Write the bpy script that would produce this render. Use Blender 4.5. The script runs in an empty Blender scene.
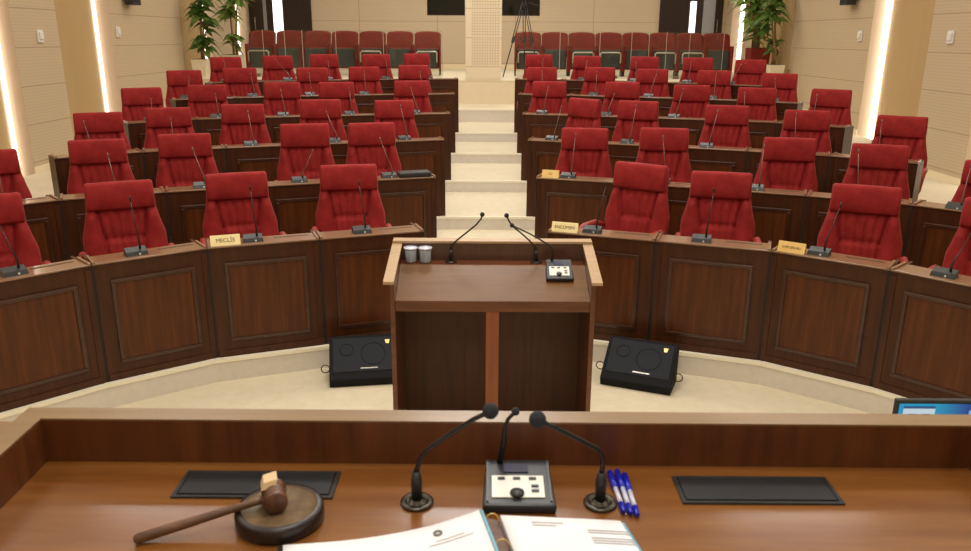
import bpy, bmesh, math, random
from mathutils import Vector, Matrix
random.seed(7)
C = bpy.context.scene.collection
PI = math.pi
# ------------------------------------------------------------------ camera model (971x551)
F = 786.0; TH = math.atan((275.5 - 38) / F); ROLL = math.radians(.33); H = 2.435
ct, st, cr, sr = math.cos(TH), math.sin(TH), math.cos(ROLL), math.sin(ROLL)

def un(x, y, Z=None, Y=None, X=None):
    """photo pixel -> the point where its ray meets a real plane of the room"""
    x0, y0 = x - 485.5, y - 275.5
    a = (x0*cr + y0*sr) / F; b = -(-x0*sr + y0*cr) / F
    d = (a, ct + b*st, -st + b*ct)
    t = (Z - H)/d[2] if Z is not None else (Y/d[1] if Y is not None else X/d[0])
    return Vector((d[0]*t, d[1]*t, H + d[2]*t))

# ------------------------------------------------------------------ materials
def mat(name, col, rough=.5, metal=0., spec=.5, emit=None, estr=0., noise=None, coat=0., sheen=0., bump=None):
    m = bpy.data.materials.new(name); m.use_nodes = True
    nt = m.node_tree; b = nt.nodes['Principled BSDF']
    b.inputs['Base Color'].default_value = (*col, 1); b.inputs['Roughness'].default_value = rough
    b.inputs['Metallic'].default_value = metal; b.inputs['Specular IOR Level'].default_value = spec
    b.inputs['Coat Weight'].default_value = coat; b.inputs['Coat Roughness'].default_value = .12
    if sheen:
        b.inputs['Sheen Weight'].default_value = sheen; b.inputs['Sheen Roughness'].default_value = .4
        b.inputs['Sheen Tint'].default_value = (1, .45, .4, 1)
    if emit: b.inputs['Emission Color'].default_value = (*emit, 1); b.inputs['Emission Strength'].default_value = estr
    if noise:
        col2, scale = noise[0], noise[1]
        tc = nt.nodes.new('ShaderNodeTexCoord'); mp = nt.nodes.new('ShaderNodeMapping')
        mp.inputs['Scale'].default_value = scale
        n = nt.nodes.new('ShaderNodeTexNoise'); n.inputs['Scale'].default_value = 1; n.inputs['Detail'].default_value = 6
        n.inputs['Roughness'].default_value = .6
        r = nt.nodes.new('ShaderNodeValToRGB')
        r.color_ramp.elements[0].position = .3; r.color_ramp.elements[1].position = .7
        r.color_ramp.elements[0].color = (*col, 1); r.color_ramp.elements[1].color = (*col2, 1)
        L = nt.links.new
        L(tc.outputs['Object'], mp.inputs['Vector']); L(mp.outputs['Vector'], n.inputs['Vector'])
        L(n.outputs['Fac'], r.inputs['Fac']); L(r.outputs['Color'], b.inputs['Base Color'])
        if bump:
            bp = nt.nodes.new('ShaderNodeBump'); bp.inputs['Strength'].default_value = bump; bp.inputs['Distance'].default_value = .004
            L(n.outputs['Fac'], bp.inputs['Height']); L(bp.outputs['Normal'], b.inputs['Normal'])
    return m

def lin(r, g, b): return tuple(((c/255)/12.92 if c/255 <= .04045 else ((c/255+.055)/1.055)**2.4) for c in (r, g, b))

def grooved(name, base, groove, fine=.042, joint=.51, z0=1.76, axis=2, vertical=None):
    """pale acoustic panelling: fine horizontal slots and wider joints"""
    m = mat(name, base, .6, spec=.3); nt = m.node_tree; b = nt.nodes['Principled BSDF']; L = nt.links.new
    g = nt.nodes.new('ShaderNodeNewGeometry'); s = nt.nodes.new('ShaderNodeSeparateXYZ'); L(g.outputs['Position'], s.inputs[0])
    def mth(op, a, bb):
        n = nt.nodes.new('ShaderNodeMath'); n.operation = op
        for i, v in enumerate((a, bb)):
            if isinstance(v, (int, float)): n.inputs[i].default_value = v
            else: L(v, n.inputs[i])
        return n.outputs[0]
    def line(src, off, per, w): return mth('LESS_THAN', mth('FLOORED_MODULO', mth('SUBTRACT', src, off), per), w)
    f1 = mth('MULTIPLY', line(s.outputs[axis], 0, fine, fine*.3), .16)
    f2 = line(s.outputs[axis], z0, joint, .014)
    tot = mth('MAXIMUM', f1, mth('MULTIPLY', f2, .6))
    if vertical:
        ax, off, per, w, k = vertical
        tot = mth('MAXIMUM', tot, mth('MULTIPLY', line(s.outputs[ax], off, per, w), k))
    mx = nt.nodes.new('ShaderNodeMix'); mx.data_type = 'RGBA'
    mx.inputs[6].default_value = (*base, 1); mx.inputs[7].default_value = (*groove, 1)
    L(tot, mx.inputs[0]); L(mx.outputs[2], b.inputs['Base Color'])
    return m

M = {}
M['wood'] = mat('mahogany_front', lin(56, 27, 8), .42, spec=.3, noise=(lin(76, 39, 14), (26, 26, 2.2)), coat=.05)
M['wood_panel'] = mat('mahogany_panel', lin(68, 32, 8), .4, spec=.3, noise=(lin(95, 49, 15), (34, 34, 2.0)), coat=.05)
M['wood_mould'] = mat('mahogany_moulding', lin(50, 25, 10), .3, noise=(lin(70, 37, 17), (20, 20, 20)), coat=.15)
M['wood_joint'] = mat('groove_shade_wood', lin(30, 15, 7), .6)  # near-black brown that paints the shade inside the desk joints
M['wood_top'] = mat('sheen_lightened_ledge_wood', lin(120, 86, 57), .3, noise=(lin(146, 108, 76), (3, 40, 40)), coat=.6)  # same wood made paler: overhead reflection on the ledges put into the colour
M['wood_dark'] = mat('dark_interior_wood', lin(70, 38, 18), .5, noise=(lin(90, 51, 26), (30, 30, 2)))
M['wood_desk'] = mat('presidium_wood', lin(111, 65, 25), .24, noise=(lin(134, 86, 39), (2.2, 22, 22)), coat=.6)
M['wood_inner'] = mat('presidium_inner_wood', lin(76, 39, 15), .4, noise=(lin(110, 61, 28), (24, 24, 2)), coat=.1)
M['wood_edge'] = mat('presidium_ledge_wood', lin(122, 96, 62), .36, noise=(lin(142, 113, 77), (2, 30, 30)), coat=.3)
M['wood_lect'] = mat('lectern_wood', lin(84, 43, 20), .36, noise=(lin(112, 62, 32), (3, 26, 26)), coat=.3)
M['wood_post'] = mat('lectern_post_wood', lin(124, 66, 34), .4, noise=(lin(146, 82, 46), (30, 30, 2)))
M['wood_slope'] = mat('lectern_slope_wood', lin(94, 59, 25), .3, noise=(lin(115, 76, 35), (3, 26, 26)), coat=.3)
M['wood_back'] = mat('lectern_upstand_wood', lin(74, 46, 32), .35, noise=(lin(92, 60, 44), (26, 26, 2)), coat=.4)
M['wood_rail'] = mat('lectern_rail_wood', lin(170, 140, 103), .4, noise=(lin(186, 155, 117), (6, 40, 40)), coat=.2)
M['red'] = mat('red_velour', lin(130, 29, 29), .8, spec=.2, noise=(lin(157, 42, 40), (9, 9, 9)), sheen=.1)
M['red_dark'] = mat('theatre_red', lin(112, 34, 26), .8, spec=.2, noise=(lin(132, 42, 32), (9, 9, 9)), sheen=.1)
M['arm_red'] = mat('armrest_red', lin(140, 40, 34), .5, noise=(lin(158, 52, 44), (9, 9, 9)))
M['chair_metal'] = mat('chair_base_black', (.02, .02, .022), .4)
M['carpet'] = mat('cream_carpet', lin(214, 201, 171), .9, spec=.15, noise=(lin(223, 211, 183), (14, 14, 14)))
M['riser'] = mat('greyish_riser', lin(216, 208, 194), .85, spec=.15, noise=(lin(224, 216, 202), (20, 20, 20)))
M['nosing'] = mat('pale_nosing', lin(246, 238, 214), .5)
M['slot_panel'] = grooved('slotted_panel', lin(199, 178, 145), lin(142, 118, 88))
M['back_panel'] = grooved('back_wall_panel', lin(206, 187, 158), lin(150, 128, 98), fine=.05, joint=1.06, z0=1.78, vertical=(0, .74, 2.05, .016, .7))
M['tan'] = mat('tan_smooth_wall', lin(182, 152, 104), .7, spec=.2, noise=(lin(188, 158, 110), (2, 2, .3)))
M['return'] = mat('pinkish_return', lin(204, 180, 152), .7, spec=.2)
M['plain'] = mat('plain_cream_wall', lin(223, 206, 175), .7, spec=.2, noise=(lin(227, 210, 179), (3, 3, 3)))
M['ceiling'] = mat('white_ceiling', lin(238, 230, 214), .9)
M['baseboard'] = mat('pale_baseboard', lin(236, 218, 180), .5)
M['black'] = mat('black_plastic', (.014, .015, .017), .4, noise=((.02, .021, .024), (40, 40, 40)))
M['micgrey'] = mat('grey_mic_base', lin(34, 37, 38), .35, noise=(lin(48, 52, 52), (30, 30, 30)))
M['stem'] = mat('dark_gooseneck', (.03, .03, .03), .3, metal=.6)
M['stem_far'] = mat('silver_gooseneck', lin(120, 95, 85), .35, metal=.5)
M['foam'] = mat('foam_windscreen', lin(30, 33, 38), .95, noise=(lin(46, 50, 56), (300, 300, 300)), bump=.5)
M['dark_steel'] = mat('dark_steel', lin(78, 74, 66), .3, metal=.9)
M['steel'] = mat('brushed_steel', lin(150, 145, 135), .3, metal=.9)
M['white_plastic'] = mat('white_keypad', lin(226, 224, 214), .4)
M['lcd'] = mat('lcd_grey', lin(70, 70, 92), .6, spec=.2)
M['gold'] = mat('brass_plate', lin(228, 188, 106), .35, metal=.25, noise=(lin(240, 206, 130), (20, 20, 20)))
M['gold_pale'] = mat('pale_brass_plate', lin(248, 226, 160), .35, metal=.1, noise=(lin(252, 236, 180), (20, 20, 20)))
M['ink'] = mat('dark_lettering', lin(70, 50, 20), .6)
M['paper'] = mat('white_paper', lin(240, 240, 242), .7)
M['print'] = mat('grey_print', lin(176, 176, 178), .8)
M['stamp'] = mat('stamp_ink', lin(120, 116, 112), .8)
M['pocket'] = mat('blue_pocket_edge', lin(120, 176, 198), .4)
M['blue'] = mat('blue_pen_plastic', lin(24, 34, 170), .25)
M['clear'] = mat('pale_pen_barrel', lin(205, 205, 225), .15)
M['gavel'] = mat('gavel_walnut', lin(66, 38, 26), .4, noise=(lin(110, 72, 48), (60, 60, 8)))
M['handle'] = mat('gavel_handle', lin(66, 44, 32), .4, noise=(lin(126, 88, 58), (4, 40, 40)))
M['pale_end'] = mat('bare_wood_end', lin(214, 184, 140), .5)
M['block_top'] = mat('sound_block_top', lin(92, 72, 48), .55, noise=(lin(128, 104, 72), (40, 40, 40)))
M['block_side'] = mat('sound_block_side', lin(36, 24, 20), .35)
M['cup'] = mat('clear_cup', lin(150, 164, 176), .15, noise=(lin(192, 202, 210), (60, 60, 20)))
M['foil'] = mat('foil_lid', lin(220, 222, 236), .3, metal=.3)
M['door'] = mat('dark_door', lin(36, 24, 18), .4, noise=(lin(46, 30, 22), (20, 20, 2)))
M['door_grey'] = mat('grey_door_leaf', lin(140, 138, 138), .4)
M['window_dark'] = mat('dark_control_window', lin(16, 16, 14), .08)
M['daylight'] = mat('bright_gap', (1, 1, 1), .5, emit=(.95, .98, 1), estr=1.6)
M['led'] = mat('led_strip', (1, 1, 1), .5, emit=(1, .95, .87), estr=3.4)
M['led_strong'] = mat('led_strip_strong', (1, 1, 1), .5, emit=(1, .95, .87), estr=6.5)
M['box_black'] = mat('rough_black_cabinet', (.012, .012, .013), .85, spec=.2)
M['seat_grey'] = mat('grey_seat_underside', lin(50, 60, 54), .5, noise=(lin(64, 74, 68), (2, 2, 40)))
M['tube'] = mat('pale_metal_tube', lin(200, 190, 170), .35, metal=.4)
M['pot'] = mat('cream_pot', lin(226, 212, 178), .5, noise=(lin(238, 226, 196), (18, 18, 18)))
M['soil'] = mat('soil', lin(50, 36, 24), .95)
M['leaf'] = mat('dracaena_leaf', lin(80, 118, 44), .4, noise=(lin(142, 172, 78), (5, 5, 5)))
M['leaf_dark'] = mat('dracaena_leaf_dark', lin(58, 90, 38), .4, noise=(lin(106, 136, 60), (5, 5, 5)))
M['cane'] = mat('plant_cane', lin(120, 88, 52), .7, noise=(lin(150, 116, 74), (20, 20, 6)))
M['screen'] = None

def glass_mat():
    m = bpy.data.materials.new('rail_glass'); m.use_nodes = True; nt = m.node_tree; nt.nodes.clear()
    o = nt.nodes.new('ShaderNodeOutputMaterial'); t = nt.nodes.new('ShaderNodeBsdfTransparent'); g = nt.nodes.new('ShaderNodeBsdfGlossy')
    t.inputs[0].default_value = (.93, .95, .93, 1); g.inputs['Roughness'].default_value = .03
    fr = nt.nodes.new('ShaderNodeFresnel'); fr.inputs[0].default_value = 1.45
    mx = nt.nodes.new('ShaderNodeMixShader'); L = nt.links.new
    L(fr.outputs[0], mx.inputs[0]); L(t.outputs[0], mx.inputs[1]); L(g.outputs[0], mx.inputs[2]); L(mx.outputs[0], o.inputs[0])
    return m
M['glass'] = glass_mat()

def tile_mat():
    m = mat('perforated_tile', lin(223, 206, 176), .6, spec=.3); nt = m.node_tree; L = nt.links.new; b = nt.nodes['Principled BSDF']
    g = nt.nodes.new('ShaderNodeNewGeometry'); s = nt.nodes.new('ShaderNodeSeparateXYZ'); L(g.outputs['Position'], s.inputs[0])
    def mth(op, a, bb):
        n = nt.nodes.new('ShaderNodeMath'); n.operation = op
        for i, v in enumerate((a, bb)):
            if isinstance(v, (int, float)): n.inputs[i].default_value = v
            else: L(v, n.inputs[i])
        return n.outputs[0]
    def line(src, off, per, w): return mth('LESS_THAN', mth('FLOORED_MODULO', mth('SUBTRACT', src, off), per), w)
    gx = line(s.outputs[0], .01, .052, .014); gz = line(s.outputs[2], 0, .052, .014)
    ins = mth('MULTIPLY', mth('GREATER_THAN', s.outputs[0], -.3), mth('LESS_THAN', s.outputs[0], .26))
    inz = mth('GREATER_THAN', mth('FLOORED_MODULO', mth('SUBTRACT', s.outputs[2], 2.41), .56), .05)
    grid = mth('MULTIPLY', mth('MULTIPLY', mth('MAXIMUM', gx, gz), .42), mth('MULTIPLY', mth('MULTIPLY', ins, inz), mth('GREATER_THAN', s.outputs[2], 1.9)))
    jt = mth('MULTIPLY', line(s.outputs[2], 2.43, .56, .014), .6)
    mx = nt.nodes.new('ShaderNodeMix'); mx.data_type = 'RGBA'
    mx.inputs[6].default_value = (*lin(223, 206, 176), 1); mx.inputs[7].default_value = (*lin(150, 120, 90), 1)
    L(mth('MAXIMUM', grid, jt), mx.inputs[0]); L(mx.outputs[2], b.inputs['Base Color'])
    return m
M['tile'] = tile_mat()

# ------------------------------------------------------------------ mesh helpers
class MB:
    def __init__(s): s.bm = bmesh.new()
    def _tr(s, vs, mtx):
        if mtx is not None: bmesh.ops.transform(s.bm, matrix=mtx, verts=vs)
    def box(s, x0, x1, y0, y1, z0, z1, bev=0, mtx=None, mi=0):
        r = bmesh.ops.create_cube(s.bm, size=1); vs = r['verts']
        bmesh.ops.scale(s.bm, vec=(x1-x0, y1-y0, z1-z0), verts=vs)
        bmesh.ops.translate(s.bm, vec=((x0+x1)/2, (y0+y1)/2, (z0+z1)/2), verts=vs)
        fs = list({f for v in vs for f in v.link_faces})
        for f in fs: f.material_index = mi
        s._tr(vs, mtx)
        if bev:
            es = list({e for v in vs for e in v.link_edges})
            bmesh.ops.bevel(s.bm, geom=es, offset=bev, segments=2, affect='EDGES', profile=.5)
        return s
    def prism(s, pts, z0, z1, mi=0, side_mi=None, mtx=None):
        """polygon in xy pulled from z0 to z1"""
        a = [s.bm.verts.new((p[0], p[1], z0)) for p in pts]; b = [s.bm.verts.new((p[0], p[1], z1)) for p in pts]
        n = len(pts); fs = []
        top = s.bm.faces.new(b); bot = s.bm.faces.new(list(reversed(a))); top.material_index = mi; bot.material_index = mi
        for i in range(n):
            f = s.bm.faces.new((a[i], a[(i+1) % n], b[(i+1) % n], b[i])); f.material_index = mi if side_mi is None else side_mi
        s._tr(a+b, mtx)
        return s
    def hex8(s, bottom, top, mi=0):
        a = [s.bm.verts.new(p) for p in bottom]; b = [s.bm.verts.new(p) for p in top]; n = len(a)
        for f in ([list(reversed(a)), b] + [[a[i], a[(i+1) % n], b[(i+1) % n], b[i]] for i in range(n)]):
            s.bm.faces.new(f).material_index = mi
        return s
    def tube(s, pts, r, seg=8, smooth=True):
        pts = [Vector(p) for p in pts]; rs = r if isinstance(r, (list, tuple)) else [r]*len(pts)
        rings = []; up = None
        for i, p in enumerate(pts):
            t = (pts[min(i+1, len(pts)-1)] - pts[max(i-1, 0)]).normalized()
            if up is None: up = Vector((0, 0, 1)) if abs(t.z) < .9 else Vector((1, 0, 0))
            u = (up - t*up.dot(t)).normalized(); w = t.cross(u); up = u
            rings.append([s.bm.verts.new(p + (u*math.cos(2*PI*k/seg) + w*math.sin(2*PI*k/seg))*rs[i]) for k in range(seg)])
        for a, b in zip(rings, rings[1:]):
            for k in range(seg):
                f = s.bm.faces.new((a[k], a[(k+1) % seg], b[(k+1) % seg], b[k])); f.smooth = smooth
        s.bm.faces.new(list(reversed(rings[0]))); s.bm.faces.new(rings[-1])
        return s
    def lathe(s, prof, seg=24, mtx=None, mi=0):
        rings = []; allv = []
        for r, z in prof:
            if r < 1e-5: v = [s.bm.verts.new((0, 0, z))]
            else: v = [s.bm.verts.new((r*math.cos(2*PI*k/seg), r*math.sin(2*PI*k/seg), z)) for k in range(seg)]
            rings.append(v); allv += v
        for a, b in zip(rings, rings[1:]):
            for k in range(seg):
                k2 = (k+1) % seg
                if len(a) == 1 and len(b) == 1: continue
                if len(a) == 1: f = s.bm.faces.new((a[0], b[k2], b[k]))
                elif len(b) == 1: f = s.bm.faces.new((a[k], a[k2], b[0]))
                else: f = s.bm.faces.new((a[k], a[k2], b[k2], b[k]))
                f.smooth = True; f.material_index = mi
        s._tr(allv, mtx)
        return s
    def sphere(s, c, r, sx=1, sy=1, sz=1, u=14, v=10):
        m = Matrix.Translation(c) @ Matrix.Diagonal((r*sx, r*sy, r*sz, 1))
        res = bmesh.ops.create_uvsphere(s.bm, u_segments=u, v_segments=v, radius=1, matrix=m)
        for f in {f for w in res['verts'] for f in w.link_faces}: f.smooth = True
        return s
    def build(s, name, mats, parent=None, loc=(0, 0, 0), rz=0, normals=True):
        if normals: bmesh.ops.recalc_face_normals(s.bm, faces=s.bm.faces[:])
        me = bpy.data.meshes.new(name); s.bm.to_mesh(me); s.bm.free()
        for m in (mats if isinstance(mats, (list, tuple)) else [mats]): me.materials.append(m)
        o = bpy.data.objects.new(name, me); C.objects.link(o)
        o.location = loc; o.rotation_euler = (0, 0, rz)
        if parent is not None: o.parent = parent
        return o

def text_part(name, txt, size, m, parent, mtx, extrude=.0006):
    cu = bpy.data.curves.new(name, 'FONT'); cu.body = txt; cu.size = size; cu.extrude = extrude; cu.align_x = 'CENTER'; cu.align_y = 'CENTER'
    t = bpy.data.objects.new('tmp', cu); C.objects.link(t)
    dg = bpy.context.evaluated_depsgraph_get(); me = bpy.data.meshes.new_from_object(t.evaluated_get(dg))
    bpy.data.objects.remove(t)
    me.transform(mtx); me.materials.clear(); me.materials.append(m); me.name = name
    o = bpy.data.objects.new(name, me); C.objects.link(o)
    if parent is not None: o.parent = parent
    return o

def thing(name, label, cat, loc=(0, 0, 0), rz=0, group=None):
    o = bpy.data.objects.new(name, None); C.objects.link(o); o.empty_display_size = .1
    o.location = loc; o.rotation_euler = (0, 0, rz); o['label'] = label; o['category'] = cat
    if group: o['group'] = group
    return o
def tag(o, label, cat, group=None):
    o['label'] = label; o['category'] = cat
    if group: o['group'] = group
    return o
def struct(o): o['kind'] = 'structure'; return o
KIDS = {}
def dup(root, loc, rz, label, group=None):
    r = root.copy(); C.objects.link(r); r.location = loc; r.rotation_euler = (0, 0, rz); r['label'] = label
    if group: r['group'] = group
    for ch in KIDS.setdefault(root.name, list(root.children)):
        c = ch.copy(); C.objects.link(c); c.parent = r
        for g in KIDS.setdefault(ch.name, list(ch.children)):
            d = g.copy(); C.objects.link(d); d.parent = c
    return r
ORD = ['first', 'second', 'third', 'fourth', 'fifth', 'sixth', 'seventh', 'eighth']

# ------------------------------------------------------------------ rows of desks: plan of each curved row
ANG = {1: [20, 19, 35.5, 45], 2: [18, 20, 22, 27, 42], 3: [18, 19.5, 21, 24, 37], 4: [14, 16, 17, 21, 40], 5: [14, 17, 20, 25, 33], 6: [14, 19, 24, 29, 36]}
Y1 = {1: 5.81, 2: 7.34, 3: 8.965, 4: 10.51, 5: 12.06, 6: 13.465}
UW = .79; DH = .885
FZ = .04
def plat(n): return .21 if n == 1 else (FZ if n == 0 else .15*n)
def topz(n): return .15*n + DH          # height of the desk ledges of a row
FRONT = {-1: [(.785, 20), (.775, 20.5), (.735, 36), (.79, 45)], 1: [(.81, 19), (.795, 19.4), (.755, 36.5), (.79, 47)]}
def units(n, sg): return FRONT[sg] if n == 1 else [(UW, a) for a in ANG[n]]
def poly(n, sg=1):
    p = Vector((.47, Y1[n])); P = [p.copy()]
    for w_, a in units(n, sg):
        a = math.radians(a); p = p + w_*Vector((math.cos(a), -math.sin(a))); P.append(p.copy())
    return P

# ------------------------------------------------------------------ the room
WX, WR, YB, CZ, YF = 6.25, 6.45, 21.7, 5.6, -4.0
struct(MB().box(-6.6, 6.6, YF, YB+.3, -.2, FZ).build('floor', M['carpet']))
struct(MB().box(-6.6, 6.6, YF, YB+.3, CZ, CZ+.2).build('ceiling', M['ceiling']))
OUTY = {1: 4.9, 2: 6.3, 3: 7.6, 4: 8.7, 5: 11.25, 6: 12.35}
def front_edge(n, off, sg=1):
    P = poly(n, sg); R = [(p.x, p.y - off) for p in P]
    if n == 1: a = math.radians(50); R.append((P[-1].x + .5*math.cos(a), P[-1].y - .5*math.sin(a) - off))
    return R
for n in range(1, 7):
    R = front_edge(n, .05); ex, ey = R[-1]
    oy = OUTY[n] if n > 1 else ey - .05
    mid = [(ex + .4, oy)] if n > 1 else []
    right = R + mid + [(WX, oy)]
    RL = front_edge(n, .05, -1); left = [(-x, y) for x, y in reversed(RL + (mid if n > 1 else []) + [(WX, oy if n > 1 else RL[-1][1] - .05)])]
    pts = left + right + [(WX, 16.5), (-WX, 16.5)]
    struct(MB().prism(pts, plat(n-1), plat(n), 0, 1).build('platform', [M['carpet'], M['riser']]))
    # pale nosing along the front edge of the step
    nb = MB(); line = [(-x, y) for x, y in reversed(RL)] + R
    for a, b in zip(line, line[1:]):
        a = Vector((*a, 0)); b = Vector((*b, 0)); d = (b-a).normalized(); nn = Vector((d.y, -d.x, 0))
        q = [a + nn*.006, b + nn*.006, b - nn*.03, a - nn*.03]
        nb.prism([(p.x, p.y) for p in q], plat(n)-.022, plat(n)+.004)
    struct(nb.build('trim_%d' % n, M['nosing']))
struct(MB().prism([(-WX, 15.15), (WX, 15.15), (WX, 16.5), (-WX, 16.5)], .9, 1.14, 0, 1).build('platform', [M['carpet'], M['riser']]))
struct(MB().box(-WX, WX, 15.144, 15.18, 1.12, 1.144).build('trim_7', M['nosing']))
struct(MB().prism([(-WR, 16.5), (WR, 16.5), (WR, YB), (-WR, YB)], 0, 1.64, 0, 1).build('gallery_floor', [M['carpet'], M['plain']]))
struct(MB().box(-WX, WX, 16.49, 16.56, 1.60, 1.65).build('trim_8', M['nosing']))
struct(MB().prism([(-.43, 16.47), (.295, 16.47), (.295, 16.85), (-.43, 16.85)], 1.64, CZ).build('column', M['tile']))
struct(MB().box(-WX, WX, YB-.03, YB-.002, 1.64, 1.76).build('baseboard_back', M['baseboard']))
struct(MB().box(-6.6, 6.6, YF-.2, YF, 0, CZ).build('wall_front', M['plain']))

# side walls: slotted panels, smooth tan planes angled into light slots, short returns
def side_wall(sg, segs, name):
    mats = [M['slot_panel'], M['tan'], M['return']]; mb = MB()
    for (x0, y0), (x1, y1), mi in segs:
        q = [(sg*x0, y0), (sg*x1, y1), (sg*6.6, y1), (sg*6.6, y0)]
        if abs(y1-y0) < .11: q = [(sg*x0, y0), (sg*x1, y1), (sg*6.6, y1+.001), (sg*6.6, y0)]
        mb.prism(q, 0, CZ, mi)
    return struct(mb.build(name, mats))
def seglist(ys):
    """ys: list of (panel_start, panel_end, slot_y); the slot lies between tan plane and return"""
    out = []
    for i, (a, b, slot) in enumerate(ys):
        out.append(((WX, a), (WX, b), 0))
        if slot: out += [((WX, b), (WR, slot), 1), ((WR, slot), (WR, slot+.1), 2), ((WR, slot+.1), (WX, ys[i+1][0]), 2)]
    return out
LY = [(YF, 8.8, un(17, 60, X=-WX).y - .13), (un(17, 60, X=-WX).y, un(58, 30, X=-WX).y, un(96.5, 40, X=-WR).y - .05), (un(112.5, 40, X=-WX).y, 16.8, un(203, 25, X=-WR).y - .05), (un(203, 25, X=-WR).y + .26, 20.1, un(237, 25, X=-WR).y - .05), (21.45, YB, None)]
RY = [(YF, 8.8, 9.95), (10.27, un(931, 30, X=WX).y, un(886, 40, X=WR).y - .05), (un(870, 40, X=WX).y, 16.8, un(759.5, 20, X=WR).y - .05), (un(759.5, 20, X=WR).y + .26, 19.35, un(743, 20, X=WR).y - .05), (un(743, 20, X=WR).y + .26, YB, None)]
side_wall(-1, seglist(LY), 'wall_left'); side_wall(1, seglist(RY), 'wall_right')
wb = MB(); LX0, LX1, RX0, RX1 = [un(p_, 8, Y=YB).x for p_ in (427, 465, 502, 540)]; WZ = un(445, 15.5, Y=YB).z
for x0, x1, z0, z1 in ((-6.6, LX0, 1.64, CZ), (LX0, LX1, 1.64, WZ), (LX0, LX1, 4.3, CZ), (LX1, RX0, 1.64, CZ), (RX0, RX1, 1.64, WZ), (RX0, RX1, 4.3, CZ), (RX1, 6.6, 1.64, CZ)):
    wb.box(x0, x1, YB, YB+.3, z0, z1)
struct(wb.build('wall_back', M['back_panel']))
for sg, nm, ys in ((-1, 'left', LY), (1, 'right', RY)):
    mb = MB(); lev = {0: .6, 1: .9}
    for (a, b, s) in ys[1:3]:
        zf = plat(4) if a < 11.5 else plat(6)
        mb.box(*sorted((sg*(WX-.012), sg*(WX+.0))), a, min(b, 15.1), zf, zf+.09)
    struct(mb.build('baseboard_' + nm, M['baseboard']))
k = 0
for sg, nm, ys in ((-1, 'left', LY), (1, 'right', RY)):
    for i, (a, b, s) in enumerate(ys):
        if not s: continue
        w = .015 if sg < 0 else (.1 if i == 3 else .05)
        o = MB().box(-.02, .02, -w, w, 0, CZ - 1.0).build('light_strip', M['led'] if sg < 0 else M['led_strong'], loc=(sg*(WR-.025), s+.05, [.62, .92, 1.66, 1.66][i]))
        o.location.z = [.5, .8, 1.66, 1.66][i]
        if i == 0: o.location.z = .5
        where = [('in the wall slot nearest the camera'), ('in the wall slot beside the third and fourth rows'), ('in the wall slot behind the tall plant'), ('in the far corner slot by the door')][i]
        tag(o, 'vertical white light strip %s, %s wall' % (where, nm), 'light', 'vertical wall light strips')

# windows of the control rooms, doors
for i, (x0, x1) in enumerate(((LX0, LX1), (RX0, RX1))):
    o = MB().box(x0, x1, YB+.06, YB+.08, WZ, 4.3).build('window_%d' % (i+1), M['window_dark']); struct(o)
    fr = MB()
    fr.box(x0, x1, YB+.0, YB+.06, WZ, WZ+.025).box(x0, x0+.02, YB, YB+.06, WZ+.025, 4.3).box(x1-.02, x1, YB, YB+.06, WZ+.025, 4.3)
    fr.build('window_frame', M['door'], o)
def door(n, x0, x1, gap0, gap1, grey):
    d = MB().box(x0, x1, YB-.04, YB-.005, 1.64, 4.0).build('door_%d' % n, M['door']); struct(d)
    MB().box(gap0, gap1, YB-.05, YB-.04, 1.7, un(692, 1.5, Y=YB).z if n == 2 else 3.9).build('bright_gap', M['daylight'], d)
    MB().box(grey[0], grey[1], YB-.055, YB-.04, 1.66, 3.95).build('grey_leaf', M['door_grey'], d)
    h = MB(); hx = grey[2]; h.tube([(hx, YB-.04, 2.62), (hx, YB-.1, 2.62), (hx, YB-.1, 2.92), (hx, YB-.04, 2.92)], .014)
    h.build('door_handle', M['steel'], d)
door(1, un(250, 20, Y=YB).x, un(312, 20, Y=YB).x, un(274, 20, Y=YB).x, un(283.5, 20, Y=YB).x, (un(264.2, 20, Y=YB).x, un(267.5, 20, Y=YB).x, un(256, 20, Y=YB).x))
door(2, un(659, 20, Y=YB).x, un(722, 20, Y=YB).x, un(689, 20, Y=YB).x, un(695, 20, Y=YB).x, (un(702, 20, Y=YB).x, un(714, 20, Y=YB).x, un(716.5, 20, Y=YB).x))

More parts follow.
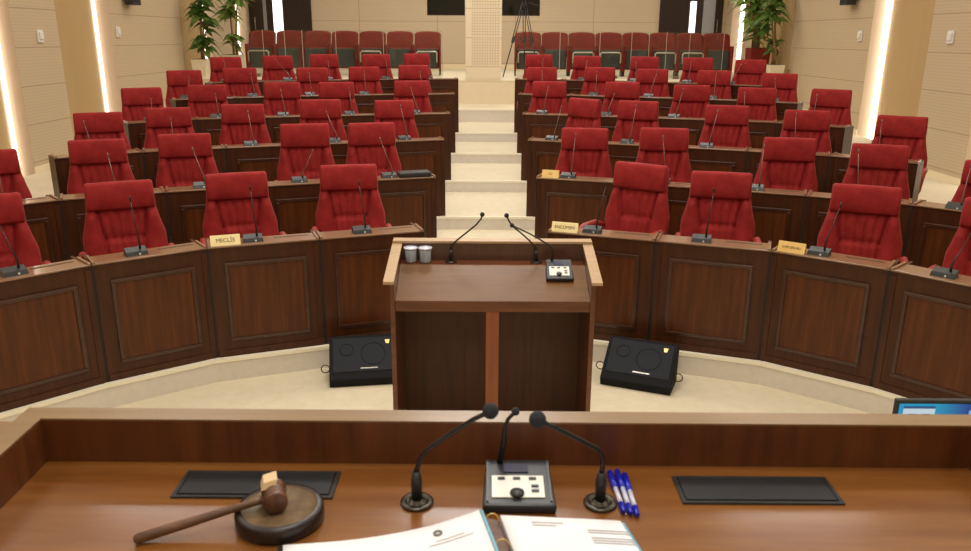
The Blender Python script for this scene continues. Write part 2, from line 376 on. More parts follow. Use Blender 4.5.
# ------------------------------------------------------------------ council desk (one unit), front at local y=0 facing -y
def make_desk():
    t = thing('council_desk', '', 'desk', group='council desks in curved rows')
    w = UW/2 - .0003
    f = MB(); v = w - .011
    f.box(-w, w, 0, .022, .03, DH-.013).box(-v, v, -.010, .0, 0.0, .055, .004)
    f.box(-v, -v+.035, -.006, 0, .055, DH-.04).box(v-.035, v, -.006, 0, .055, DH-.04)
    fp = f.build('front_panel', M['wood'], t)
    for sx in (-1, 1): MB().box(*sorted((sx*v, sx*w)), -.0015, 0, .0, DH-.013).build('joint_shade_strip', M['wood_joint'], fp)  # dark strips added in the grooves to deepen their shade
    m = MB(); x, z0, z1, b = w-.105, .125, DH-.13, .028
    for (a0, a1, c0, c1) in ((-x, x, z1-b, z1), (-x, x, z0, z0+b), (-x, -x+b, z0+b, z1-b), (x-b, x, z0+b, z1-b)):
        m.box(a0, a1, -.016, .001, c0, c1, .005)
    m.build('panel_moulding', M['wood_mould'], fp)
    MB().box(-x+b, x-b, -.006, .001, z0+b, z1-b).build('inset_panel', M['wood_panel'], fp)
    l = MB(); l.box(-w+.003, w-.003, -.012, .2, DH-.012, DH, .003); lg = l.build('ledge', M['wood_top'], t)
    for sx in (-1, 1):
        r = MB(); c = sx*(w-.014); r.box(c-.010, c+.010, -.010, .205, DH, DH+.012, .002); r.build('ledge_rail', M['wood_top'], lg)
        c = sx*(w-.01); MB().prism([(.0225, 0), (.34, 0), (.34, DH-.014), (.0225, DH-.014)], c-.01, c+.01,
            mtx=Matrix(((0, 0, 1, 0), (1, 0, 0, 0), (0, 1, 0, 0), (0, 0, 0, 1)))).build('side_panel', M['wood'], t)
    MB().box(.08, w-.06, .125, .15, DH-.001, DH+.0015).build('cable_slot', M['wood_dark'], lg)
    MB().box(-w+.021, w-.021, .216, .34, .70, .725, .003).build('worktop', M['wood_lect'], t)
    MB().box(-w+.021, w-.021, .2, .215, .69, DH-.013).build('upstand', M['wood'], t)
    return t

# ------------------------------------------------------------------ council chair, faces -y, origin on the floor
def lerp_tab(tab, z):
    for (z0, v0), (z1, v1) in zip(tab, tab[1:]):
        if z <= z1: return v0 + (v1-v0)*max(0, (z-z0)/(z1-z0))
    return tab[-1][1]
HW = [(.42, .235), (.55, .262), (.70, .296), (.82, .294), (.93, .266), (1.03, .244), (1.25, .235)]
def back_y(z): return .2 + .14*(z-.42) + .02*math.sin((z-.42)/.83*PI)
def shell(zs, us, front, thick, hwf):
    """closed cushion: front grid and back grid joined at the rim"""
    mb = MB(); bm = mb.bm; FR = []; BK = []
    for z in zs:
        h = hwf(z)
        FR.append([bm.verts.new((u*h, front(u, z), z)) for u in us]); BK.append([bm.verts.new((u*h*.97, back_y(z) + thick(u, z), z)) for u in us])
    nz, nu = len(zs), len(us)
    for i in range(nz-1):
        for j in range(nu-1):
            bm.faces.new((FR[i][j], FR[i][j+1], FR[i+1][j+1], FR[i+1][j])).smooth = True
            bm.faces.new((BK[i][j+1], BK[i][j], BK[i+1][j], BK[i+1][j+1])).smooth = True
    for i in range(nz-1):
        bm.faces.new((FR[i][0], FR[i+1][0], BK[i+1][0], BK[i][0])).smooth = True
        bm.faces.new((FR[i][-1], BK[i][-1], BK[i+1][-1], FR[i+1][-1])).smooth = True
    for j in range(nu-1):
        bm.faces.new((FR[0][j], BK[0][j], BK[0][j+1], FR[0][j+1])); bm.faces.new((FR[-1][j], FR[-1][j+1], BK[-1][j+1], BK[-1][j])).smooth = True
    return mb
def make_chair():
    t = thing('council_chair', '', 'chair', group='red council chairs')
    us = [-1 + 2*i/64 for i in range(65)]
    zs = [.42 + .83*i/40 for i in range(41)]
    def hw(z):
        h = lerp_tab(HW, z); d = 1.25 - z
        if d < .03: h -= .03 - math.sqrt(max(0, .03**2 - (.03-d)**2))
        return h
    def front(u, z):
        y = back_y(z); a = abs(u)
        if z < 1.05:
            k = min(1, (1.05-z)/.08)
            edge = .70 - .25*min(1, max(0, (1.03-z)/.26))                      # the centre panel narrows towards the seat
            if abs(a-edge) < .06: y += .02*(1-abs(a-edge)/.06)
            if a > edge:
                s = (a-edge)/(1-edge); y -= k*(.042*math.sin(min(1, s*1.1+.05)*PI*.85))
            else:
                y += .012 - k*.017*abs(math.sin(u/edge*PI*2.5 + PI/2))**.7
            if abs(z-.80) < .022 and a < edge: y += .02*(1-abs(z-.80)/.022)   # crease above the lumbar cushion
            if z < .78 and a < edge: y -= .018
        if a > .93: y += .04*((a-.93)/.07)**2
        return y
    shell(zs, us, front, lambda u, z: .075 - .03*abs(u)**3 - .03*max(0, (z-1.15)/.1), hw).build('backrest', M['red'], t)
    zh = [1.03 + .222*i/22 for i in range(23)]
    def hfront(u, z):
        s = (z-1.03)/.222; bulge = math.sin(min(1, max(0, s))*PI)**.34
        y = back_y(z) - .008 - .034*bulge
        a = abs(u)
        if a > .93: y += .03*((a-.93)/.07)**2
        return y
    def hhw(z):
        h = .243 - .006*(z-1.03)/.22; d = min(1.252 - z, (z-1.03)*1.6)
        if d < .014: h -= .014 - math.sqrt(max(0, .014**2 - (.014-d)**2))
        return h
    shell(zh, us, hfront, lambda u, z: .02, hhw).build('headrest', M['red'], t)
    s = MB(); s.box(-.25, .25, -.25, .2, .40, .51, .04); o = s.build('seat', M['red'], t)
    for f in o.data.polygons: f.use_smooth = True
    for sx in (-1, 1):
        a = MB(); a.tube([(sx*.285, .24, .69), (sx*.305, .12, .73), (sx*.305, -.05, .73), (sx*.305, -.11, .715), (sx*.305, -.135, .66), (sx*.295, -.10, .55), (sx*.25, -.04, .44)], [.022, .028, .03, .03, .026, .022, .02], 8)
        a.build('armrest', M['arm_red'], t)
    b = MB(); b.lathe([(0, .06), (.03, .06), (.03, .2), (.022, .2), (.022, .4), (0, .4)], 12)
    for i in range(5):
        a = 2*PI*i/5 + .3; c, s_ = math.cos(a), math.sin(a)
        b.tube([(0, 0, .1), (.15*c, .15*s_, .085), (.29*c, .29*s_, .06)], [.028, .022, .016], 6)
        b.sphere((.29*c, .29*s_, .03), .03, .6, 1, 1, 8, 6)
    b.build('base', M['chair_metal'], t)
    return t

def make_mic_base():
    return None
base_mesh = None
def mic(name_label, loc, rz, tip, far):
    """desk microphone: low box base, thin gooseneck; tip is the end of the neck relative to the base"""
    global base_mesh
    t = thing('desk_microphone', name_label, 'microphone', loc, rz, 'gooseneck microphones on the council desks')
    if base_mesh is None:
        b = MB(); b.hex8([(-.07, -.04, 0), (.07, -.04, 0), (.07, .04, 0), (-.07, .04, 0)], [(-.066, -.03, .026), (.066, -.03, .026), (.066, .038, .044), (-.066, .038, .044)])
        o = b.build('base', M['micgrey'], t); base_mesh = o.data
        bu = MB(); bu.box(.012, .022, -.041, -.034, .004, .014); bt = bu.build('talk_button', M['white_plastic'], o); mic.bm = bt.data
    else:
        par = t
        for nm, me in (('base', base_mesh), ('talk_button', mic.bm)):
            o = bpy.data.objects.new(nm, me); C.objects.link(o); o.parent = par; par = o
    s = Vector((.03, .005, .035)); e = Vector(tip)
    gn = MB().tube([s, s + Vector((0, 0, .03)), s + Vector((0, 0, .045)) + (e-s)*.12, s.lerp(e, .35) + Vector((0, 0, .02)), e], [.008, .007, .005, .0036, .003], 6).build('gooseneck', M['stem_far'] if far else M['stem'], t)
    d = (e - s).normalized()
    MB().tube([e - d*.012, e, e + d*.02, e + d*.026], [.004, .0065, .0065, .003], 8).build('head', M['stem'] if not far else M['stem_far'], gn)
    return t

CH = {1: [(-50, 200, 11, 191.5), (86, 184, 150, 179), (206.5, 175.5, 265, 170), (319.5, 165.4, 376.6, 164), (617, 162, 668, 165), (692, 171, 752, 173), (834, 183, 900.7, 188), (975, 197, 1036, 206)],
 2: [(-42, 153, 11, 148), (68, 142, 125, 137), (158, 135, 210, 132.5), (280.7, 124.5, 327.7, 123), (348, 124.5, 394, 121), (561, 128, 609.6, 128), (640, 128, 689.6, 128), (764, 137.5, 816, 138), (853, 143, 908.7, 146), (967, 186, 1018, 192)],
 3: [(74, 113.5, 121, 111.4), (145, 109, 190, 106.3), (220.6, 105, 264, 103.4), (299.6, 99.8, 340.3, 99), (373.7, 100.5, 414, 99.8), (571.6, 98.3, 600, 99), (618, 101, 660, 101), (706, 105, 750, 105.6), (785, 110, 830.7, 110.7), (879.6, 115, 926.8, 117)],
 4: [(120.7, 87.7, 160.9, 87.7), (187, 85, 225.7, 84.5), (263, 82.6, 299.7, 81.8), (317.5, 82.6, 354.4, 81.3), (392.5, 81.3, 429.3, 80), (531.6, 81.3, 568, 81.3), (604.5, 82, 641.4, 82), (673.6, 85, 710.7, 85), (737.7, 87.7, 777.6, 87.7), (812.7, 89, 852, 89.5)],
 5: [(166.5, 70.6, 200.8, 70), (222.4, 68.6, 256.5, 67.3), (296, 68, 327.7, 67.3), (348, 66.8, 379.3, 66.6), (398, 65.3, 428.6, 64.8), (525.7, 67.3, 558.8, 67.3), (584, 67.3, 616.5, 67.3), (636.8, 69, 668.8, 69), (697.3, 71, 732.6, 70), (763, 73, 798.7, 73.7)],
 6: [(210.4, 57.4, 240, 56.6), (262.4, 56, 292, 55.4), (308.6, 54.6, 338.6, 54), (362, 54.6, 390, 54), (403, 53.9, 430, 53.4), (524.5, 54.6, 554, 54.6), (572.8, 56, 602, 56), (630.7, 56.7, 660, 56.7), (684.6, 57.7, 713, 57.7), (736.4, 59.7, 766.4, 59.7)]}
# microphones: base pixel, tip pixel, by row and side, from the aisle outwards (None: not readable)
MI = {(1, -1): [((360, 228), (359, 184)), ((252, 236), (250, 189)), ((133.5, 249.5), (130, 200)), ((12, 270), (-2, 222))],
 (1, 1): [((593, 229), (606, 185)), ((702, 237.5), (714, 191)), ((821, 250.5), (840.5, 206)), ((947, 271.7), (974, 230))],
 (2, -1): [((386, 172.7), (380.5, 140)), ((296.7, 176.3), (312, 152)), ((201, 183.5), (193, 150)), ((113, 193), (108, 156)), ((8, 208), (-2, 170))],
 (2, 1): [((571.6, 173), (575.5, 136)), ((663, 180), (663, 138)), ((757, 184), (764, 147)), ((853, 195), (858.6, 152)), ((954, 207.5), (971, 166))],
 (3, -1): [((401, 136), (400.8, 107)), ((331, 138), (326.8, 113)), ((249.6, 142), (248, 113)), ((172, 149), (170.8, 120)), ((89, 152), (84, 123))],
 (3, 1): [((555, 136.5), (561, 108)), ((631, 139), (636, 107)), ((709, 142.6), (717.7, 112)), ((792, 148), (796, 115)), ((876, 155), (882, 122))],
 (4, -1): [((415, 112), (411, 89)), ((348, 111.5), (349, 89)), ((282, 112.5), (281, 91.5)), ((215.5, 115), (215.5, 94.7)), ((150, 119), (151, 100.5))],
 (4, 1): [((545, 110.5), (548, 87.7)), ((609, 112), (614, 95)), ((675.7, 114), (683, 90)), ((742, 117), (745, 94)), ((815, 121), (817, 96))],
 (5, -1): [((421, 92.5), (420, 73)), ((363, 92.5), (364, 72)), ((308, 93), (309, 74)), ((249.6, 94), (251, 75)), ((186, 97), (189, 78))],
 (5, 1): [((541, 92.5), (542, 72)), ((596, 93), (597, 73)), ((652, 94), (657, 72)), ((713, 97), (716, 75)), ((773, 100), (775, 80))],
 (6, -1): [((428, 77.5), (430, 61)), ((385, 77.5), (386, 60)), ((326, 78), (328, 62)), ((275, 77), (276, 60)), ((222, 80), (224, 62))],
 (6, 1): [((544, 77), (543, 60)), ((586, 78), (587, 62)), ((634, 80), (636, 63)), ((696, 80), (691, 63)), ((738, 82), (741, 65))]}

def unit_frame(n, k, sg):
    P = poly(n, sg); a, b = P[k], P[k+1]; m = (a+b)/2; ang = math.radians(units(n, sg)[k][1])
    return Vector((sg*m.x, m.y, plat(n))), (ang if sg < 0 else -ang)
def perp(n, q):
    P = poly(n, 1 if q.x > 0 else -1); r = Vector((abs(q.x), q.y)); best = 1e9
    for a, b in zip(P, P[1:]):
        t = (b-a).normalized(); al = min(max((r-a).dot(t), 0), (b-a).length); dv = r - (a + t*al); s = 1 if dv.dot(Vector((-t.y, t.x))) > 0 else -1
        if dv.length < abs(best): best = dv.length*s
    return best
def where(n, k, sg):
    return '%s row from the front, %s from the aisle, %s block' % (ORD[n-1], ORD[k], 'left' if sg < 0 else 'right')
desk0 = make_desk(); chair0 = make_chair(); usedd = usedc = False
YAW = {(3, 3, -1): 24, (3, 4, -1): 24, (1, 0, 1): -37, (3, 0, 1): -48, (1, 0, -1): 12, (1, 1, -1): 22, (1, 2, -1): 27, (1, 1, 1): -14, (1, 2, 1): -24, (2, 0, 1): -8, (2, 1, 1): -8, (2, 2, 1): -12, (6, 0, -1): 26, (3, 0, -1): 14}
for n in range(1, 7):
    na = len(ANG[n])
    for sg in (-1, 1):
        for k in range(na):
            loc, rz = unit_frame(n, k, sg)
            lab = 'dark wood panelled council desk, ' + where(n, k, sg)
            if not usedd: desk0.location = loc; desk0.rotation_euler = (0, 0, rz); desk0['label'] = lab; usedd = True; o = desk0
            else: o = dup(desk0, loc, rz, lab)
            o.scale = (units(n, sg)[k][0]/UW, 1, (topz(n)-plat(n))/DH)
            # chair behind it
            row = CH[n]; half = len(row)//2
            c = row[half-1-k] if sg < 0 else row[half+k]
            x, y = (c[0]+c[2])/2, (c[1]+c[3])/2
            best = None; yy = loc.y - .6
            while yy < loc.y + 2.2:
                q = un(x, y, Y=yy); e = abs(perp(n, q) - {(3, 4, -1): .95, (3, 3, -1): 1.1}.get((n, k, sg), .95 if k >= 3 and n >= 3 else 1.0))
                if best is None or e < best[0]: best = (e, q)
                yy += .01
            q = best[1]
            yaw = math.radians(YAW[(n, k, sg)]) if (n, k, sg) in YAW else rz*.85 + math.radians(random.uniform(-4, 4))
            h = q.z - plat(n); dz = max(-.1, min(.06, h - 1.25))
            off = Matrix.Rotation(yaw, 3, 'Z') @ Vector((0, back_y(1.25) + .02, 0))
            cl = Vector((q.x - off.x, q.y - off.y, plat(n)))
            lab = 'red upholstered swivel chair, ' + where(n, k, sg)
            if (n, k, sg) == (1, 0, 1): lab = 'red swivel chair turned sideways, front row, beside the aisle, right block'
            if (n, k, sg) == (3, 0, 1): lab = 'red swivel chair turned sharply left, third row, beside the aisle, right block'
            if not usedc: chair0.location = cl; chair0.rotation_euler = (0, 0, yaw); chair0['label'] = lab; o = chair0; usedc = True
            else: o = dup(chair0, cl, yaw, lab)
            o.scale = (1, 1, (1.25+dz)/1.25)
            # microphone on the ledge
            bp, tp = MI[(n, sg)][k]
            R = Matrix.Rotation(rz, 3, 'Z'); q = un(*bp, Z=topz(n)+.02); l = R.inverted() @ (q - loc)
            l = Vector((max(-.3, min(.3, l.x)), max(.045, min(.08, l.y)), topz(n) - plat(n) + .001))
            wp = loc + R @ l
            tq = un(*tp, Y=wp.y + .04); tl = R.inverted() @ (tq - wp)
            tl.z = max(.2, min(.42, tl.z)); tl.x = max(-.25, min(.25, tl.x)); tl.y = max(-.1, min(.12, tl.y))
            mic('slim desk microphone, ' + where(n, k, sg), wp, rz, tl, n >= 2)

# ------------------------------------------------------------------ name plates, black folder
def plate(n, k, sg, px, w, txt, m, lab, h=.07):
    loc, rz = unit_frame(n, k, sg); R = Matrix.Rotation(rz, 3, 'Z')
    q = un(*px, Z=topz(n)); l = R.inverted() @ (q - loc); l.z = topz(n) - plat(n) + .001; l.y = max(.03, min(.06, l.y))
    p = loc + R @ l
    t = thing('name_plate', lab, 'name plate', p, rz)
    MB().prism([(-.028, 0), (.028, 0), (.004, h), (-.004, h)], -w/2, w/2, mtx=Matrix(((0, 0, 1, 0), (1, 0, 0, 0), (0, 1, 0, 0), (0, 0, 0, 1)))).build('plate', m, t)
    tilt = math.atan2(h, .024)
    text_part('lettering', txt, w/len(txt)*1.15 if len(txt) > 4 else .03, M['ink'], t, Matrix.Translation((0, -.0172, h*.5)) @ Matrix.Rotation(tilt, 4, 'X'))
plate(1, 1, -1, (226, 246.5), .2, 'MECLİS', M['gold_pale'], 'pale brass name plate on the second front-row desk left of the aisle')
plate(1, 0, 1, (564, 232.5), .2, 'ENCÜMEN', M['gold_pale'], 'pale brass name plate beside the microphone, first front-row desk right of the aisle')
plate(1, 2, 1, (791.5, 252.2), .18, 'CHP GRUBU', M['gold'], 'golden name plate on the third front-row desk right of the aisle')
plate(2, 0, 1, (550, 178), .16, 'TV', M['gold'], 'golden name plate with short lettering, second-row desk right of the aisle')
loc, rz = unit_frame(2, 0, -1); R = Matrix.Rotation(rz, 3, 'Z')
p = loc + R @ Vector((.208, .1, DH+.002))
t = thing('document_case', 'flat black document case lying on the second-row desk left of the aisle', 'case', p, rz)
MB().box(-.152, .152, -.085, .085, 0, .034, .006).build('body', M['black'], t); MB().box(-.146, .146, -.08, .08, .034, .04, .002).build('cover', M['black'], t)

# ------------------------------------------------------------------ lectern
LX = (un(393, 330, Y=4.0).x + un(594, 330, Y=4.0).x)/2
LX -= .006
lt = thing('lectern', 'wide wooden speaker lectern with pale rails standing in the aisle front', 'lectern', (LX, 3.98, 0))
hw = .547
for sx in (-1, 1):
    c = sx*(hw-.0125)
    MB().prism([(-.012, FZ), (.46, FZ), (.46, 1.3), (-.012, 1.205)], c-.0125, c+.0125, mtx=Matrix(((0, 0, 1, 0), (1, 0, 0, 0), (0, 1, 0, 0), (0, 0, 0, 1)))).build('side_panel', M['wood_lect'], lt)
    r = MB(); c = sx*(hw+.0)
    r.hex8([(c-.028, -.06, 1.197), (c+.028, -.06, 1.197), (c+.028, .47, 1.303), (c-.028, .47, 1.303)], [(c-.028, -.06, 1.212), (c+.028, -.06, 1.212), (c+.028, .47, 1.318), (c-.028, .47, 1.318)])
    r.build('side_rail', M['wood_rail'], lt)
s = MB(); s.hex8([(-hw+.026, 0, 1.035), (hw-.026, 0, 1.035), (hw-.026, .30, 1.165), (-hw+.026, .30, 1.165)], [(-hw+.026, 0, 1.09), (hw-.026, 0, 1.09), (hw-.026, .30, 1.205), (-hw+.026, .30, 1.205)])
s.build('writing_surface', M['wood_slope'], lt)
MB().box(-hw+.026, hw-.026, -.004, 0, 1.03, 1.089, .001).build('front_edge', M['wood_lect'], lt)
MB().box(-hw+.026, hw-.026, .30, .42, 1.17, 1.2055).build('rear_shelf', M['wood_lect'], lt)
MB().box(-hw+.026, hw-.026, .40, .42, 1.2055, 1.303).build('rear_upstand', M['wood_back'], lt)
MB().box(-hw-.027, hw+.027, .395, .47, 1.303, 1.3185, .003).build('rear_rail', M['wood_rail'], lt)
MB().box(-hw+.026, hw-.026, .42, .45, FZ, 1.303).build('front_board', M['wood_dark'], lt)
MB().box(-.035, .035, .0, .03, FZ, 1.035).build('centre_post', M['wood_post'], lt)
MB().box(-hw+.026, hw-.026, .03, .42, FZ, .09).build('floor_board', M['wood_dark'], lt)
# things on the lectern
for i, px in enumerate(((411, 263.5), (425.5, 263.5))):
    p = un(*px, Z=1.2055); p.y = 4.345; p = Vector((un(px[0], px[1], Y=4.333).x, 4.333, 1.2064))
    t = thing('water_cup', ['sealed plastic water cup on the lectern, beside its pale left rail', 'sealed plastic water cup with torn lid edge, on lectern right of its twin'][i], 'cup', p, 0, 'water cups on the lectern')
    MB().lathe([(0, 0), (.029, 0), (.032, .006), (.034, .062), (.035, .075), (.0, .075)], 20).build('cup', M['cup'], t)
    MB().lathe([(0, .0755), (.038, .0755), (.04, .079), (.04, .086), (.0, .088)], 20).build('lid', M['foil'], t)
def flange_mic(p, pts, lab, r_flange, r_head, group, foam=True, flat=True):
    t = thing('gooseneck_microphone', lab, 'microphone', p, 0, group)
    MB().lathe([(0, 0), (r_flange, 0), (r_flange, .004), (r_flange*.94, .006), (r_flange*.66, .007), (r_flange*.62, .004), (r_flange*.5, .004), (r_flange*.46, .009), (0, .009)], 28).build('flange', M['dark_steel'], t)
    MB().lathe([(0, .01), (.0105, .008), (.0115, .05), (.008, .072), (0, .072)], 14).build('holder', M['black'], t)
    q = [Vector((0, 0, .07))] + [Vector(v) for v in pts]
    gn = MB().tube(q, [.006] + [.0048]*(len(q)-1), 10).build('gooseneck', M['stem'], t)
    e = q[-1]
    MB().sphere(e, r_head, 1, 1, 1.0, 20, 14).build('windscreen', M['foam'], gn)
    return t
def rel(px, p, dy): return un(*px, Y=p.y + dy) - p
LM = 'microphones on the lectern'
b = Vector((un(451, 262, Y=4.33).x, 4.33, 1.2062))
flange_mic(b, [rel((450.5, 247), b, .0), rel((456, 241), b, 0), rel((466, 233), b, 0), rel((476, 225), b, 0), rel((481, 219), b, 0), rel((482.3, 214.5), b, 0)], 'thin gooseneck microphone on the lectern nearer the water cups', .034, .0135, LM)
b = Vector((un(536, 262, Y=4.33).x, 4.33, 1.2062))
flange_mic(b, [rel((536, 248), b, .0), rel((531, 242), b, 0), rel((521, 233), b, 0), rel((513, 226.5), b, 0), rel((509, 221), b, 0), rel((506.6, 215.5), b, 0)], 'thin gooseneck microphone on the lectern nearer the control unit', .034, .0135, LM)

def control_unit(p, tilt, w, pts, r_head, lab, foam_r=None):
    t = thing('microphone_control_unit', lab, 'microphone unit', p)
    k = w/.15; T = Matrix.Rotation(tilt, 4, 'X') @ Matrix.Scale(k, 4)
    t.rotation_euler = (tilt, 0, 0); t.scale = (k, k, k)
    b = MB(); b.hex8([(-.075, 0, 0), (.075, 0, 0), (.068, .15, 0), (-.068, .15, 0)], [(-.074, 0, .02), (.074, 0, .02), (.067, .15, .038), (-.067, .15, .038)])
    bmesh.ops.bevel(b.bm, geom=b.bm.edges[:], offset=.006, segments=2, affect='EDGES', profile=.5)
    b.build('housing', M['black'], t)
    def zt(y): return .02 + .018*y/.15 + .0005
    def pad(x0, x1, y0, y1, h): return [(x0, y0, zt(y0)), (x1, y0, zt(y0)), (x1, y1, zt(y1)), (x0, y1, zt(y1))], [(x0, y0, zt(y0)+h), (x1, y0, zt(y0)+h), (x1, y1, zt(y1)+h), (x0, y1, zt(y1)+h)]
    fr = MB(); 
    for (x0, x1, y0, y1) in ((-.066, -.062, .01, .14), (.062, .066, .01, .14)): fr.hex8(*pad(x0, x1, y0, y1, .003))
    fr.build('edge_trim', M['micgrey'], t)
    kp = MB().hex8(*pad(-.055, .052, .022, .09, .002)).build('keypad', M['white_plastic'], t)
    MB().hex8(*pad(-.03, .022, .102, .128, .002)).build('display', M['lcd'], t)
    for (x0, y0) in ((-.043, .076), (-.011, .076), (.022, .076), (.026, .052), (.026, .037)):
        MB().hex8(*pad(x0, x0+.015, y0, y0+.006, .005)).build('key', M['black'], kp)
    y = .033; MB().lathe([(0, 0), (.015, 0), (.014, .006), (0, .007)], 18, Matrix.Translation((-.004, y, zt(y)+.001))).build('speaker_grille', M['micgrey'], kp)
    return t, k
tl_ = math.atan2(.115, .30)
P1 = min((un(560, 281.8, Y=3.98 + i*.002) for i in range(120)), key=lambda p_: abs(p_.z - 1.0935 - (p_.y - 3.98)*.115/.30)); zg = P1.z
cu, kk = control_unit(Vector((P1.x, P1.y, zg + .001)), tl_, un(574.3, 281.5, Y=P1.y).x - un(546, 281.5, Y=P1.y).x, None, .01, 'small grey control unit with gooseneck on the lectern surface')
def attach_neck(t, pxs, dys, rh, rn=.0045):
    bpy.context.view_layer.update(); inv = t.matrix_world.inverted(); base = t.matrix_world @ Vector((-.038, .138, .036))
    pts = [inv @ base] + [inv @ un(x, y, Y=base.y + d) for (x, y), d in zip(pxs, dys)]
    k = t.scale[0]
    gn = MB().tube(pts, [rn*1.6/k, rn*1.4/k] + [rn/k]*(len(pts)-2), 10).build('gooseneck', M['stem'], t)
    MB().sphere(pts[-1], rh/k, 1, 1, 1.05, 18, 12).build('windscreen', M['foam'], gn)
    return base
attach_neck(cu, [(553, 256), (553.5, 250.5), (550, 246), (543.6, 241.7), (530, 233.8), (512, 225.4)], [0]*6, .012, .0045)

# ------------------------------------------------------------------ stage monitors on the floor
def stage_monitor(c, rz, lab, sc):
    t = thing('stage_monitor', lab, 'loudspeaker', c, rz)
    w = .29*sc; prof = [(0, 0), (.30, 0), (.345, .3), (.30, .335), (.02, .10), (-.015, .07)]
    prof = [(a*sc, b*sc) for a, b in prof]
    X = Matrix(((0, 0, 1, 0), (1, 0, 0, 0), (0, 1, 0, 0), (0, 0, 0, 1)))
    b = MB().prism(prof, -w, w, mtx=X)
    bmesh.ops.bevel(b.bm, geom=b.bm.edges[:], offset=.008, segments=2, affect='EDGES', profile=.5)
    b.build('cabinet', M['box_black'], t)
    a0, a1 = Vector((0, prof[4][0], prof[4][1])), Vector((0, prof[3][0], prof[3][1])); d = (a1-a0).normalized(); nrm = Vector((0, -d.z, d.y))
    def on(u, v, h=.004): return a0 + (a1-a0)*v + Vector((u*w, 0, 0)) + nrm*h
    g = MB(); g.hex8([on(-.9, .06, 0), on(.9, .06, 0), on(.9, .93, 0), on(-.9, .93, 0)], [on(-.89, .07, .006), on(.89, .07, .006), on(.89, .92, .006), on(-.89, .92, .006)])
    g.build('grille', M['foam'], t)
    MB().hex8([on(-.12, .12, .0062), on(.36, .12, .0062), on(.36, .148, .0062), on(-.12, .148, .0062)], [on(-.12, .12, .009), on(.36, .12, .009), on(.36, .148, .009), on(-.12, .148, .009)]).build('maker_plate', M['steel'], t)
    MB().hex8([on(.63, .74, .0062), on(.71, .74, .0062), on(.74, .84, .0062), on(.60, .84, .0062)], [on(.63, .74, .009), on(.71, .74, .009), on(.74, .84, .009), on(.60, .84, .009)]).build('badge', M['gold'], t)
    for u_, v_, r_ in ((.25, .5, .1), (-.5, .62, .055)):
        ring_ = MB(); c_ = on(u_, v_, .0066)
        ring_.tube([c_ + Vector((r_*sc*math.cos(q), 0, 0)) + (a1-a0).normalized()*(r_*sc*math.sin(q)) for q in [2*PI*i/24 for i in range(25)]], .0022, 6); ring_.build('cone_rim', M['box_black'], t)
    for sx in (-1, 1):
        r = MB(); r.tube([(sx*(w+.03 + .03*math.cos(q)), .13*sc, .1 + .03*math.sin(q)) for q in [2*PI*i/14 for i in range(15)]], .004, 6).build('cable_loop', M['black'], t)
    return t
pL = un(366, 381.5, Z=FZ); pR = un(634, 386, Z=FZ)
wR = (un(668, 391, Z=FZ) - un(599, 379, Z=FZ)).length
stage_monitor(pR + Vector((-.01, -.07, 0)), math.atan2(un(668, 391, Z=FZ).y - un(599, 379.5, Z=FZ).y, un(668, 391, Z=FZ).x - un(599, 379.5, Z=FZ).x), 'black floor monitor speaker right of the lectern', wR/.58)
stage_monitor(Vector((un(340, 382, Z=FZ).x + .225*wR/.58, pL.y - .075, FZ)), math.radians(9), 'black floor monitor speaker left of the lectern, partly behind it', wR/.58)

# ------------------------------------------------------------------ presidium: dais, desk and what lies on it
struct(MB().box(-WX, WX, YF, 1.95, 0, .78).build('dais', [M['carpet']]))
SZ, LZ = 1.535, 1.639
d0 = thing('presidium_desk', 'large reddish wood presidium desk with raised pale ledge in the foreground', 'desk', (0, 0, 0))
def V2(v): return Vector((v.x, v.y))
cl, crr, ol = V2(un(48, 461, Z=SZ)), V2(un(967.5, 468.3, Z=SZ)), V2(un(0, 510, Z=SZ))
e = (crr-cl).normalized(); nf = Vector((-e.y, e.x))
th = ((V2(un(300, 409, Z=LZ)) - cl).dot(nf) + (V2(un(850, 414, Z=LZ)) - cl).dot(nf))/2
wl_ = (ol-cl).normalized(); wr_ = wl_ - 2*wl_.dot(e)*e                  # wings mirrored about the desk's middle
def isect(p, d, q, g):
    k = ((q-p).x*g.y - (q-p).y*g.x)/(d.x*g.y - d.y*g.x); return p + d*k
nl = Vector((wl_.y, -wl_.x)); nl = nl if nl.dot(e) < 0 else -nl
nr = nl - 2*nl.dot(e)*e
wl, wr = cl + wl_*1.25, crr + wr_*1.25
oL = isect(cl + nf*th, e, cl + nl*th, wl_); oR = isect(crr + nf*th, e, crr + nr*th, wr_)
wlo, wro = wl + nl*th, wr + nr*th
surf = [(wl.x, wl.y), (wr.x, wr.y), (crr.x, crr.y), (cl.x, cl.y)]
MB().prism(surf, SZ-.04, SZ).build('work_surface', M['wood_desk'], d0)
def ring(z0, z1, nm, m):
    mb = MB()
    for q in ((cl, crr, oR, oL), (wl, cl, oL, wlo), (crr, wr, wro, oR)): mb.prism([(p_.x, p_.y) for p_ in q], z0, z1)
    return mb.build(nm, m, d0)
ring(.78, LZ-.004, 'front_upstand', M['wood_inner']); ring(LZ-.004, LZ, 'ledge', M['wood_edge'])
# neighbouring desk at the left edge
nb = thing('clerk_desk', 'dark wooden clerk desk with pale ledge at the far left edge', 'desk', (0, 0, 0))
a = un(14.5, 421, Z=1.52); a2 = un(-60, 421, Z=1.52)
MB().box(a.x-1.0, a.x, a.y-.06, a.y, 1.50, 1.52, .003).build('ledge', M['wood_edge'], nb); MB().box(a.x-1.0, a.x-.005, a.y-.055, a.y-.005, FZ if a.y > 1.95 else .78, 1.50).build('front_panel', M['wood'], nb)

